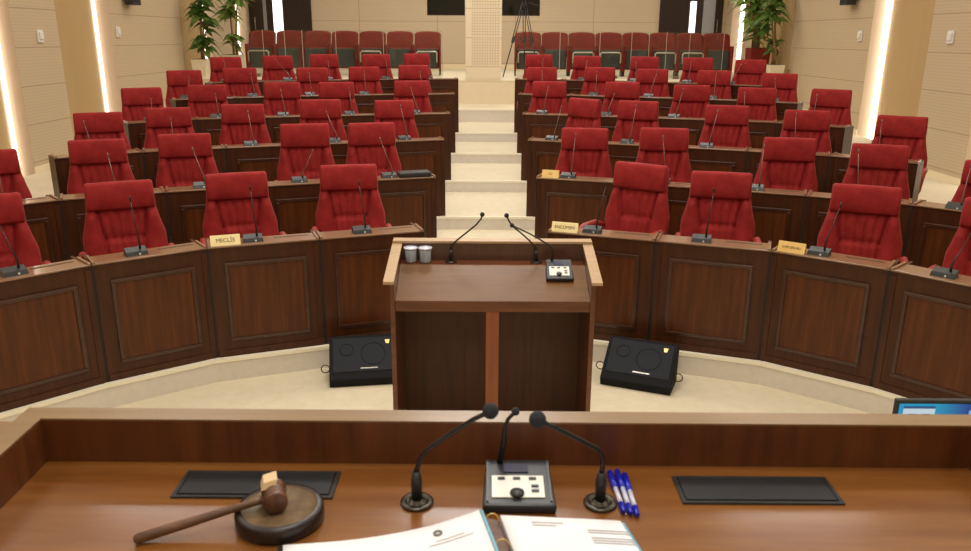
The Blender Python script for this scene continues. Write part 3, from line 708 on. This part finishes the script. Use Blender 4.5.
# flush black table boxes
def flap(pts, lab):
    P = [un(*q, Z=SZ) for q in pts]; y0 = (P[2].y + P[3].y)/2; y1 = (P[0].y + P[1].y)/2; x0 = (P[0].x + P[3].x)/2; x1 = (P[1].x + P[2].x)/2
    t = thing('table_socket_box', lab, 'socket box', ((x0+x1)/2, (y0+y1)/2, SZ+.0004)); w = (x1-x0)/2; h = (y1-y0)/2
    f = MB(); b = .008
    f.box(-w, w, -h, -h+b, 0, .004).box(-w, w, h-b, h, 0, .004).box(-w, -w+b, -h+b, h-b, 0, .004).box(w-b, w, -h+b, h-b, 0, .004)
    f.build('frame', M['micgrey'], t); MB().box(-w+b+.002, w-b-.002, -h+b+.004, h-b-.002, 0, .006, .002).build('flap', M['black'], t)
flap([(185, 471), (339, 474), (334, 501), (176, 497)], 'flush black socket box in the desk behind the gavel')
flap([(673, 478), (826, 478), (843, 505), (682, 505)], 'flush black socket box in the desk right of the pens')

# desk microphones and control unit
PM = 'gooseneck microphones on the presidium desk'
b = un(417, 503, Z=SZ); b.z = SZ+.0006
flange_mic(b, [rel((418, 466), b, 0), rel((420.5, 458), b, 0), rel((427, 450), b, -.005), rel((450, 434), b, -.015), rel((474, 419), b, -.03), rel((490.5, 411), b, -.04)], 'gooseneck microphone on the presidium desk, left of the control unit', .0335, .0155, PM)
b = un(600, 504, Z=SZ); b.z = SZ+.0006
flange_mic(b, [rel((602.5, 468), b, 0), rel((603, 458), b, 0), rel((597.5, 449), b, -.005), rel((580, 440), b, -.015), rel((556, 428), b, -.03), rel((537.5, 419.5), b, -.04)], 'gooseneck microphone on the presidium desk, beside the blue pens', .0335, .0165, PM)
p = un(519.5, 514.5, Z=SZ); wu = un(558, 514, Z=SZ).x - un(483, 514, Z=SZ).x
cu2, kk = control_unit(Vector((p.x, p.y, SZ+.0006)), 0, wu, None, .01, 'dark control unit with white keypad on the presidium desk')
attach_neck(cu2, [(504, 440), (504.5, 428), (508, 419), (515.5, 411.5)], [0, 0, 0, 0], .0085, .0042)

# pens
for i, (a, bq) in enumerate((((609.5, 472), (624, 512)), ((617, 471), (631, 513.5)), ((624.5, 474.5), (637.5, 515.5)))):
    A = un(*a, Z=SZ+.0072); B = un(*bq, Z=SZ+.0072); d = (B-A).normalized()
    t = thing('ballpoint_pen', ['blue capped pen, nearest the microphone flange', 'blue capped pen, middle of the three on the desk', 'blue capped pen, rightmost of the three on the desk'][i], 'pen', (A+B)/2, 0, 'blue pens on the presidium desk')
    a_, b_ = A - t.location, B - t.location; L = (b_-a_).length
    MB().tube([a_, a_ + d*.002, a_ + d*L*.42, a_ + d*(L*.42+.002)], [.004, .007, .0068, .005], 10).build('cap', M['blue'], t)
    MB().tube([a_ + d*(L*.425), a_ + d*L*.8], .0052, 10).build('barrel', M['clear'], t)
    MB().tube([a_ + d*L*.805, b_ - d*.004, b_], [.006, .0056, .004], 10).build('end_plug', M['blue'], t)

# sound block and gavel
p = un(279.5, 506.5, Z=SZ+.03); rb = (un(324, 508, Z=SZ+.03) - un(238, 508, Z=SZ+.03)).length/2
t = thing('sound_block', 'round dark wooden sound block on the desk under the gavel head', 'sound block', (p.x, p.y, SZ+.0006))
MB().lathe([(0, 0), (rb, 0), (rb*1.02, .006), (rb*1.02, .026), (rb*.97, .032), (rb*.86, .032)], 40).build('body', M['block_side'], t)
MB().lathe([(rb*.86, .032), (rb*.84, .0285), (0, .0285)], 40).build('striking_face', M['block_top'], t)
hz = SZ + .0285 + .0245
hd = un(274.5, 496, Z=hz)
end = un(134, 540, Z=SZ+.009)
t = thing('gavel', 'wooden gavel with long handle resting on the round sound block', 'gavel', hd)
axh = Vector((end.x-hd.x, end.y-hd.y, end.z-hd.z)); hdir = axh.normalized()
side = Vector((-hdir.y, hdir.x, 0)).normalized(); side = side if side.y < 0 else -side     # head axis, horizontal, pointing at the camera
X = Matrix.Identity(4); zax = -side; xax = hdir.cross(zax).normalized(); yax = zax.cross(xax)
for i, v in enumerate((xax, yax, zax)): X[0][i], X[1][i], X[2][i] = v
MB().lathe([(0, -.03), (.021, -.03), (.0235, -.027), (.0235, -.015), (.0205, -.012), (.0205, -.007), (.0225, -.004), (.0225, .004), (.0205, .007), (.0205, .012), (.0235, .015), (.0235, .027), (.021, .03), (0, .03)], 24, X).build('head', M['gavel'], t)
MB().lathe([(0, .0302), (.0195, .0302), (.0195, .0318), (0, .0318)], 24, X).build('end_face', M['gavel'], t)
MB().tube([hdir*.02, hdir*.04, hdir*(axh.length*.45), hdir*(axh.length*.8), hdir*(axh.length-.006), axh], [.0075, .0072, .008, .0095, .0095, .006], 12).build('handle', M['handle'], t)
tg = MB(); q = hdir*(.010) + Vector((0, 0, .019)) - side*.016; u = side
tg.hex8([q + u*(-.016) + hdir*.014, q + u*(.016) + hdir*.014, q + u*(.016) - hdir*.014, q + u*(-.016) - hdir*.014], [v + Vector((0, .006, .012)) for v in (q + u*(-.016) + hdir*.010, q + u*(.016) + hdir*.010, q + u*(.016) - hdir*.016, q + u*(-.016) - hdir*.016)])
tg.build('pale_tag', M['pale_end'], t)

# open ring binder with documents
A0, A1, A2, A3 = un(283, 545, Z=SZ+.012), un(358, 539, Z=SZ+.012), un(425, 527, Z=SZ+.02), un(479, 510, Z=SZ+.035)
B0, B1, B2 = un(500, 515, Z=SZ+.03), un(610, 520, Z=SZ+.018), un(618, 522, Z=SZ+.016)
t = thing('ring_binder', 'open ring binder with white printed pages at the desk front', 'binder', (un(490, 530, Z=SZ).x, un(490, 545, Z=SZ).y, SZ+.0006))
O = t.location
def sheet(top, down, thick, name, m, n_=8, mat_parent=None):
    """page stack: a curved top edge swept along a direction"""
    mb = MB(); bm = mb.bm; rows = []
    for s in range(n_+1):
        f = s/n_; rows.append([(bm.verts.new(p + down*f), bm.verts.new(p + down*f - Vector((0, 0, max(.001, min(thick, p.z - .002)))))) for p in top])
    for r0, r1 in zip(rows, rows[1:]):
        for (a, a_), (b_, b__), (c, c_), (d, d_) in zip(r0, r0[1:], r1, r1[1:]):
            bm.faces.new((a, b_, d, c)).smooth = True; bm.faces.new((b__, a_, c_, d_)).smooth = True
    for r in (rows[0], rows[-1]):
        for (a, a_), (b_, b__) in zip(r, r[1:]): bm.faces.new((a, a_, b__, b_))
    for r0, r1 in zip(rows, rows[1:]):
        for i in (0, -1): bm.faces.new((r0[i][0], r1[i][0], r1[i][1], r0[i][1]))
    return mb.build(name, m, t)
def smooth_curve(P, n_):
    out = []
    for i in range(n_+1):
        f = i/n_*(len(P)-1); k = min(int(f), len(P)-2); u = f-k
        p0, p1, p2, p3 = P[max(k-1, 0)], P[k], P[k+1], P[min(k+2, len(P)-1)]
        out.append(.5*((2*p1) + (p2-p0)*u + (2*p0-5*p1+4*p2-p3)*u*u + (3*p1-p0-3*p2+p3)*u**3))
    return out
dnL = (un(495, 551, Z=SZ+.035) - A3); dnL.z = 0; dnL = dnL.normalized()*.30
dnR = (un(636, 551, Z=SZ+.016) - B2); dnR.z = 0; dnR = dnR.normalized()*.30
topL = smooth_curve([v - O for v in (A0, A1, A2, A3)], 12); topR = smooth_curve([v - O for v in (B0, B1, B2)], 12)
lo = min(v.z for v in topL)
cv = MB(); q = [topL[0] + Vector((-.012, .008, 0)), topR[-1] + Vector((.012, .008, 0)), topR[-1] + dnR + Vector((.014, 0, 0)), topL[0] + dnL + Vector((-.014, 0, 0))]
cv.prism([(v.x, v.y) for v in reversed(q)], 0, .003); cv.build('cover', M['black'], t)
sheet(topL, dnL, .02, 'left_pages', M['paper']); sheet(topR, dnR, .02, 'right_pages', M['paper'])
wv = Vector((.0075, -.001, .0006))
sheet([topL[-1] + wv*.1, topL[-1] + wv], dnL, .01, 'left_pocket', M['pocket']); sheet([topR[-1] + wv*.05, topR[-1] + wv*1.6 - Vector((0, 0, .001))], dnR, .006, 'right_pocket', M['pocket'])
sp = MB(); e0, e1 = topL[-1] + Vector((.01, -.006, -.012)), topR[0] + Vector((-.003, -.004, -.010)); 
sp.hex8([Vector((e0.x, e0.y, .0035)), Vector((e1.x, e1.y, .0035)), Vector((e1.x, e1.y, .0035)) + dnR, Vector((e0.x, e0.y, .0035)) + dnL], [e0, e1, e1 + dnR, e0 + dnL]); sp.build('spine', M['gavel'], t)
for f in (.03, .3):
    rg = MB(); m0 = (e0+e1)/2 + (dnL+dnR)/2*f; rx = (e1-e0).length*.45
    rg.tube([m0 + Vector((rx*math.cos(a), 0, .018*math.sin(a))) for a in [PI*i/10 for i in range(11)]], .0013, 6); rg.build('ring', M['gold'], t)
# grey print: lines on the right page, stamp and lines on the left page
def page_pt(top, dn, u, v, h=.0008):
    f = u*(len(top)-1); k = min(int(f), len(top)-2); return top[k].lerp(top[k+1], f-k) + dn*v + Vector((0, 0, h))
def bar(top, dn, u0, u1, v0, v1):
    n_ = 6; pr = MB()
    for i in range(n_):
        a, b_ = u0 + (u1-u0)*i/n_, u0 + (u1-u0)*(i+1)/n_
        pr.hex8([page_pt(top, dn, a, v0, .0004), page_pt(top, dn, b_, v0, .0004), page_pt(top, dn, b_, v1, .0004), page_pt(top, dn, a, v1, .0004)], [page_pt(top, dn, a, v0), page_pt(top, dn, b_, v0), page_pt(top, dn, b_, v1), page_pt(top, dn, a, v1)])
    pr.build('printed_line', M['print'], t)
for (u0, u1, v0) in ((.15, .27, .06), (.15, .24, .09), (.68, .74, .07), (.8, .87, .07), (.35, .93, .12), (.35, .95, .145), (.35, .9, .20), (.35, .94, .225), (.35, .88, .25)): bar(topR, dnR, u0, u1, v0, v0+.012)
for (u0, u1, v0) in ((.70, .85, .17), (.66, .9, .20), (.3, .6, .24)): bar(topL, dnL, u0, u1, v0, v0+.009)
stp = MB(); c = page_pt(topL, dnL, .72, .10, .0014); stp.lathe([(.004, 0), (.009, 0), (.009, .0006), (.004, .0006)], 20, Matrix.Translation(c) @ Matrix.Rotation(-.13, 4, 'Y')); stp.build('round_stamp', M['stamp'], t)

# monitor standing on the floor in front of the dais
my = 2.55
a = un(896.5, 399.5, Y=my); mx1 = a.x + .95; topz = a.z
t = thing('display_monitor', 'flat screen with blue desktop image beyond the desk, lower right', 'monitor', ((a.x+mx1)/2, my, 0))
w = (mx1-a.x)/2; hh = .56; z0 = topz-hh
f = MB(); bz = .014
f.box(-w, w, 0, .014, z0, topz, .002); f.build('casing', M['black'], t)
MB().box(-w, w, -.004, .0, topz-.006, topz).build('grey_bezel', M['micgrey'], t)  # thin grey bezel along the top edge
def scr():
    m = mat('desktop_screen', (0, 0, 0), .3); nt = m.node_tree; b = nt.nodes['Principled BSDF']; L = nt.links.new
    tc = nt.nodes.new('ShaderNodeTexCoord'); s = nt.nodes.new('ShaderNodeSeparateXYZ'); L(tc.outputs['Generated'], s.inputs[0])
    r = nt.nodes.new('ShaderNodeValToRGB'); cr2 = r.color_ramp
    cr2.elements[0].position = .14; cr2.elements[0].color = (*lin(10, 150, 190), 1); cr2.elements[1].position = .27; cr2.elements[1].color = (*lin(16, 60, 140), 1)
    L(s.outputs[0], r.inputs[0]); L(r.outputs[0], b.inputs['Emission Color']); b.inputs['Emission Strength'].default_value = .9
    return m
MB().box(-w+bz, w-bz, -.003, .0, z0+bz, topz-.016).build('screen', scr(), t)
win = mat('window_pane_pale', (0, 0, 0), .3, emit=lin(196, 216, 226), estr=.9); win2 = mat('window_bar_blue', (0, 0, 0), .3, emit=lin(30, 84, 140), estr=.8)
x0 = -w+bz
MB().box(x0+.015, x0+.128, -.0045, -.003, z0+.2, topz-.033).build('open_window', win, t)
MB().box(x0+.015, x0+.128, -.0046, -.003, topz-.033, topz-.024).build('window_bar', win2, t)
MB().box(x0+.25, x0+.9, -.0045, -.003, z0+.2, topz-.04).build('second_window', mat('window_pane_blue', (0, 0, 0), .3, emit=lin(120, 176, 210), estr=.9), t)
for q0, q1 in ((.035, .062), (.084, .112)): MB().box(x0+q0, x0+q1, -.0052, -.0046, topz-.056, topz-.0535).build('caption_bar', M['ink'], t)
MB().box(-.05, .05, .0145, .05, .09, z0+.1).build('stand_post', M['black'], t); MB().box(-.25, .25, -.1, .2, FZ, .09, .008).build('stand_foot', M['black'], t)

# ------------------------------------------------------------------ public gallery: theatre seats, glass rail
GZ = 1.64; GY = 17.9
def make_seat():
    t = thing('theatre_seat', '', 'seat', group='red theatre seats on the gallery')
    mb = MB(); bm = mb.bm; n_ = 14; hw_ = .288
    fr = []; bk = []
    for j in range(13):
        v = j/12; rowf = []; rowb = []
        for i in range(n_+1):
            u = -1 + 2*i/n_; topz = .93 - .03*abs(u)**2.2 - (.03*max(0, abs(u)-.9)/.1)
            z = .40 + (topz-.40)*v; y = .1 + .14*v + .03*u*u*-1
            rowf.append(bm.verts.new((u*hw_, y - .02*math.sin(v*PI), z))); rowb.append(bm.verts.new((u*hw_, y+.07, z)))
        fr.append(rowf); bk.append(rowb)
    for a, b_ in zip(fr, fr[1:]):
        for i in range(n_): bm.faces.new((a[i], a[i+1], b_[i+1], b_[i])).smooth = True
    for a, b_ in zip(bk, bk[1:]):
        for i in range(n_): bm.faces.new((a[i+1], a[i], b_[i], b_[i+1])).smooth = True
    for j in range(12):
        for i in (0, n_): bm.faces.new((fr[j][i], bk[j][i], bk[j+1][i], fr[j+1][i]))
    for i in range(n_): bm.faces.new((fr[0][i], bk[0][i], bk[0][i+1], fr[0][i+1])); bm.faces.new((fr[-1][i], fr[-1][i+1], bk[-1][i+1], bk[-1][i]))
    mb.build('backrest', M['red_dark'], t)
    MB().box(-.25, .25, -.0, .07, .14, .58, .02).build('folded_seat', M['red_dark'], t)
    MB().box(-.235, .235, -.018, -.0, .16, .56, .004).build('seat_underside', M['seat_grey'], t)
    for sx in (-1, 1):
        MB().box(sx*.279-.018, sx*.279+.018, -.16, .09, .1, .62, .01).build('side_standard', M['red_dark'], t)
        MB().box(sx*.278-.015, sx*.278+.015, -.19, .09, .62, .65, .008).build('armrest', M['red_dark'], t)
        MB().box(sx*.278-.014, sx*.278+.014, -.12, .15, 0, .1, .006).build('foot', M['chair_metal'], t)
    return t
seat0 = make_seat(); used = False
left = [427.3 - 27.7*i for i in range(7)]; right = [528 + 27.1*i for i in range(8)]
frames = [(-1, 6), (-1, 2), (1, 0), (1, 2), (1, 3), (1, 5), (1, 6), (-1, 0)]
for sg, lst in ((-1, left), (1, right)):
    for i, px in enumerate(lst):
        x = un(px, 55, Y=GY).x; lab = 'red folding theatre seat on the gallery, %s from the central column, %s side' % (ORD[i], 'left' if sg < 0 else 'right')
        if not used: seat0.location = (x, GY, GZ); seat0['label'] = lab; used = True; o = seat0
        else: o = dup(seat0, (x, GY, GZ), 0, lab)
        KIDS[seat0.name] = [c for c in seat0.children if not c.name.startswith('tablet')]
for sg, i in frames:
    x = un((left if sg < 0 else right)[i], 55, Y=GY).x
    tb = MB(); tb.tube([(-.22, -.20, .28), (-.22, -.20, .48), (-.19, -.20, .505), (.19, -.20, .505), (.22, -.20, .48), (.22, -.20, .28)], .016, 8)
    o = tb.build('tube_frame', M['tube'], None); 
    for s in [s for s in C.objects if s.get('category') == 'seat']:
        if abs(s.location.x - x) < .02: o.parent = s
# glass rail
def glass(pxs, nm, sgn):
    xs = [un(p, 45, Y=16.62).x for p in pxs]
    for i, (a, b_) in enumerate(zip(xs, xs[1:])):
        t = thing('glass_rail_panel', '%s glass balustrade panel from the column, gallery edge, %s side' % (ORD[i] if sgn > 0 else ORD[len(xs)-2-i], nm), 'balustrade', ((a+b_)/2, 16.62, GZ+.012), 0, 'glass balustrade panels')
        h = (b_-a)/2 - .006
        MB().box(-h, h, -.005, .005, .0, .92).build('pane', M['glass'], t)
        MB().box(h, h+.009, -.007, .007, .12, .92).build('edge_strip', M['tube'], t)
        MB().box(-.06, .06, -.02, .02, -.012, .06).build('clamp', M['steel'], t)
glass([247, 263.4, 285, 302.6, 336, 383.5, 443], 'left', -1); glass([514, 560, 600, 631.6, 649, 666.5, 689.7, 723.5], 'right', 1)

# ------------------------------------------------------------------ plants
def plant(px, py, Y, lab, clusters, potw, leafm, poth=.45, seed=1, potm=None):
    rnd = random.Random(seed); x = un(px, py, Y=Y).x; w = potw/2; x = max(-WX+w+.03, min(WX-w-.03, x))
    t = thing('potted_dracaena', lab, 'plant', (x, Y, GZ))
    MB().hex8([(-w*.85, -w*.85, 0), (w*.85, -w*.85, 0), (w*.85, w*.85, 0), (-w*.85, w*.85, 0)], [(-w, -w, poth), (w, -w, poth), (w, w, poth), (-w, w, poth)]).build('pot', potm or M['pot'], t)
    MB().box(-w*.9, w*.9, -w*.9, w*.9, poth, poth+.006).build('soil', M['soil'], t)
    lf = MB(); bm = lf.bm
    for ci, (cx_, cy_, n_, L) in enumerate(clusters):
        c = un(cx_, cy_, Y=Y + rnd.uniform(-.1, .1)) - t.location
        bx = max(-w*.5, min(w*.5, c.x*.35 + rnd.uniform(-.04, .04)))
        MB().tube([(bx, 0, poth-.02), (bx*1.1, rnd.uniform(-.02, .02), poth+.3), (c.x*.6+bx*.3, c.y*.6, (poth+c.z)*.55), (c.x, c.y, c.z)], [.024, .022, .02, .014], 8).build('cane', M['cane'], t)
        for i in range(int(n_*1.5)):
            a = rnd.uniform(0, 2*PI); el = rnd.uniform(-.1, 1.25); ln = L*rnd.uniform(.7, 1.1); wd = .052*rnd.uniform(.8, 1.3)
            d = Vector((math.cos(a)*math.cos(el), .7*math.sin(a)*math.cos(el), math.sin(el))); sd = Vector((-math.sin(a), math.cos(a), 0)); ro = rnd.uniform(-1.1, 1.1); sd = (sd*math.cos(ro) + d.cross(sd)*math.sin(ro)).normalized()
            base = c + Vector((rnd.uniform(-.05, .05), 0, rnd.uniform(-.17, .1)))
            if abs((t.location + base + d*ln).x) > WX-.05: d.x *= -1; sd.x *= 1; sd.y *= -1
            prev = None
            for s in range(7):
                f = s/6; droop = -.75*ln*f*f*(1.0 if el > 0 else .4)
                p = base + d*ln*f + Vector((0, 0, droop)); ww = wd*(math.sin(min(1, f*1.05+.12)*PI)**.7 if f < 1 else .04)
                a_, b_, m_ = bm.verts.new(p + sd*ww), bm.verts.new(p - sd*ww), bm.verts.new(p - Vector((0, 0, .008)))
                if prev:
                    bm.faces.new((prev[0], prev[2], m_, a_)).smooth = True; bm.faces.new((prev[2], prev[1], b_, m_)).smooth = True
                prev = (a_, b_, m_)
    lf.build('foliage', leafm, t, normals=False)
plant(201, 64, 16.85, 'tall potted dracaena at the left wall, beside the pale wall panel', [(203, 42, 26, .42), (200, 12, 30, .46), (207, 24, 14, .38), (204, -6, 26, .44)], .3, M['leaf_dark'], .34, 3)
plant(233, 60, 18.5, 'tall potted dracaena nearer the left door, brighter leaves', [(233, 40, 18, .38), (230, 10, 26, .44), (237, -4, 28, .46)], .4, M['leaf'], .4, 5)
plant(775, 68, 16.8, 'tall potted dracaena at the right wall, cane showing above its pot', [(772, 12, 34, .46), (766, 28, 12, .36), (775, 46, 14, .32), (776, -6, 26, .46)], .3, M['leaf_dark'], .3, 8)
plant(757, 60, 17.62, 'tall dracaena in a dark red pot nearer the right door', [(752, 16, 26, .44), (757, 34, 24, .4), (750, -4, 28, .44), (758, 2, 22, .44)], .42, M['leaf'], .62, 11, M['red_dark'])

# ------------------------------------------------------------------ tripod and camera on the gallery
ty = 17.05
f1 = un(503, 73, Y=ty-.1); hub = un(524, 6, Y=ty+.1)
t = thing('camera_tripod', 'black camera tripod with spread legs on the gallery, right of the column', 'tripod', (hub.x, ty+.1, GZ))
hz_ = hub.z - GZ
for i, (dx, dy) in enumerate(((f1.x-hub.x, -.2), (.34, -.12), (.05, .28))):
    lg = MB(); foot = Vector((dx, dy, .012)); top = Vector((dx*.08, dy*.08, hz_)); mid_ = top.lerp(foot, .5)
    s = Vector((.022, 0, 0))
    lg.tube([top - s, mid_ - s], .009, 6).tube([top + s, mid_ + s], .009, 6).tube([top.lerp(foot, .42), foot], .012, 6); lg.sphere(mid_, .03, 1, 1, 1, 8, 6)
    lg.build('leg', M['black'], t)
MB().lathe([(0, hz_-.04), (.06, hz_-.04), (.06, hz_+.03), (.035, hz_+.06), (.035, hz_+.14), (0, hz_+.14)], 14).build('head', M['black'], t)
sp = MB()
for dx, dy in ((f1.x-hub.x, -.2), (.34, -.12), (.05, .28)): sp.tube([(0, 0, hz_*.5), (dx*.28, dy*.28, hz_*.56), (dx*.5, dy*.5, hz_*.5)], .008, 6)
sp.build('spreader', M['black'], t)
MB().tube([(.04, -.05, hz_+.08), (.26, -.3, hz_+.0)], .009, 6).build('pan_handle', M['black'], t)
t2 = thing('video_camera', 'black video camera on top of the gallery tripod', 'camera', (hub.x, ty+.1, GZ+hz_+.142))
MB().box(-.06, .06, -.16, .18, 0, .17, .012).build('body', M['black'], t2)
MB().lathe([(0, 0), (.045, 0), (.05, .1), (0, .1)], 16, Matrix.Translation((0, -.16, .09)) @ Matrix.Rotation(PI/2, 4, 'X')).build('lens', M['black'], t2)

# ------------------------------------------------------------------ wall controls and loudspeakers
for i, (px, sg) in enumerate((((39, 35), -1), ((117, 31), -1), ((861, 35), 1), ((952, 36), 1))):
    q = un(*px, X=sg*WX)
    t = thing('wall_control', ['small cream wall control on the left wall, nearer the camera', 'small cream wall control on the left wall, beyond the light strip', 'small cream wall control on the right wall, beyond the light strip', 'small cream wall control on the right wall, nearer the camera'][i], 'control', (sg*(WX-.001), q.y, q.z))
    MB().box(*sorted((0, -sg*.025)), -.07, .07, -.1, .07, .006).build('plate', M['white_plastic'], t)
    MB().box(*sorted((-sg*.025, -sg*.045)), -.05, .05, -.06, .045, .01).build('button', M['white_plastic'], t)
for px, sg, nm in (((125, -3), -1, 'left'), ((856, -3), 1, 'right')):
    q = un(*px, X=sg*WX)
    t = thing('wall_loudspeaker', 'black loudspeaker high on the %s wall' % nm, 'loudspeaker', (sg*(WX-.001), q.y, q.z))
    MB().box(*sorted((-sg*.05, -sg*.2)), -.16, .16, -.13, .35, .01).build('cabinet', M['black'], t)
    MB().box(*sorted((-sg*.0, -sg*.05)), -.03, .03, .05, .15).build('bracket', M['black'], t)
    MB().box(*sorted((-sg*.2, -sg*.206)), -.13, .13, -.1, .32).build('grille', M['foam'], t)

# ------------------------------------------------------------------ lights of the room
def area(x, y, z, sx, sy, e, col=(1, .965, .91), tilt=0):
    l = bpy.data.lights.new('ceiling_lamp', 'AREA'); l.shape = 'RECTANGLE'; l.size = sx; l.size_y = sy; l.energy = e; l.color = col
    o = bpy.data.objects.new('ceiling_lamp', l); C.objects.link(o); o.location = (x, y, z); o.rotation_euler = (tilt, 0, 0)
for y, e in ((-1.5, 60), (1.8, 90), (5.0, 115), (8.2, 115), (11.4, 105), (14.6, 95), (18.4, 120)):
    for x, k in ((-3.6, .36), (0, .85), (3.6, .36)):
        area(x, y, CZ-.03, 1.6, .9, e*k)
w = bpy.data.worlds.new('World'); bpy.context.scene.world = w; w.use_nodes = True
w.node_tree.nodes['Background'].inputs[0].default_value = (1, .9, .78, 1); w.node_tree.nodes['Background'].inputs[1].default_value = .3

# ------------------------------------------------------------------ camera
cam = bpy.data.cameras.new('camera'); co = bpy.data.objects.new('camera', cam); C.objects.link(co)
cam.sensor_width = 36; cam.lens = F/971*36; cam.clip_start = .05
fw = Vector((0, ct, -st)); rt = Vector((1, 0, 0)); up = Vector((0, st, ct))
r2 = rt*cr + up*sr; u2 = up*cr - rt*sr
mw = Matrix.Identity(4)
for i in range(3): mw[i][0], mw[i][1], mw[i][2] = r2[i], u2[i], -fw[i]
mw[2][3] = H
co.matrix_world = mw
cam.dof.use_dof = True; cam.dof.focus_distance = 7.0; cam.dof.aperture_fstop = 7.0
sc = bpy.context.scene; sc.camera = co
sc.view_settings.view_transform = 'Standard'; sc.view_settings.look = 'None'; sc.view_settings.gamma = 1; sc.view_settings.use_curve_mapping = False
sc.view_settings.exposure = -0.04
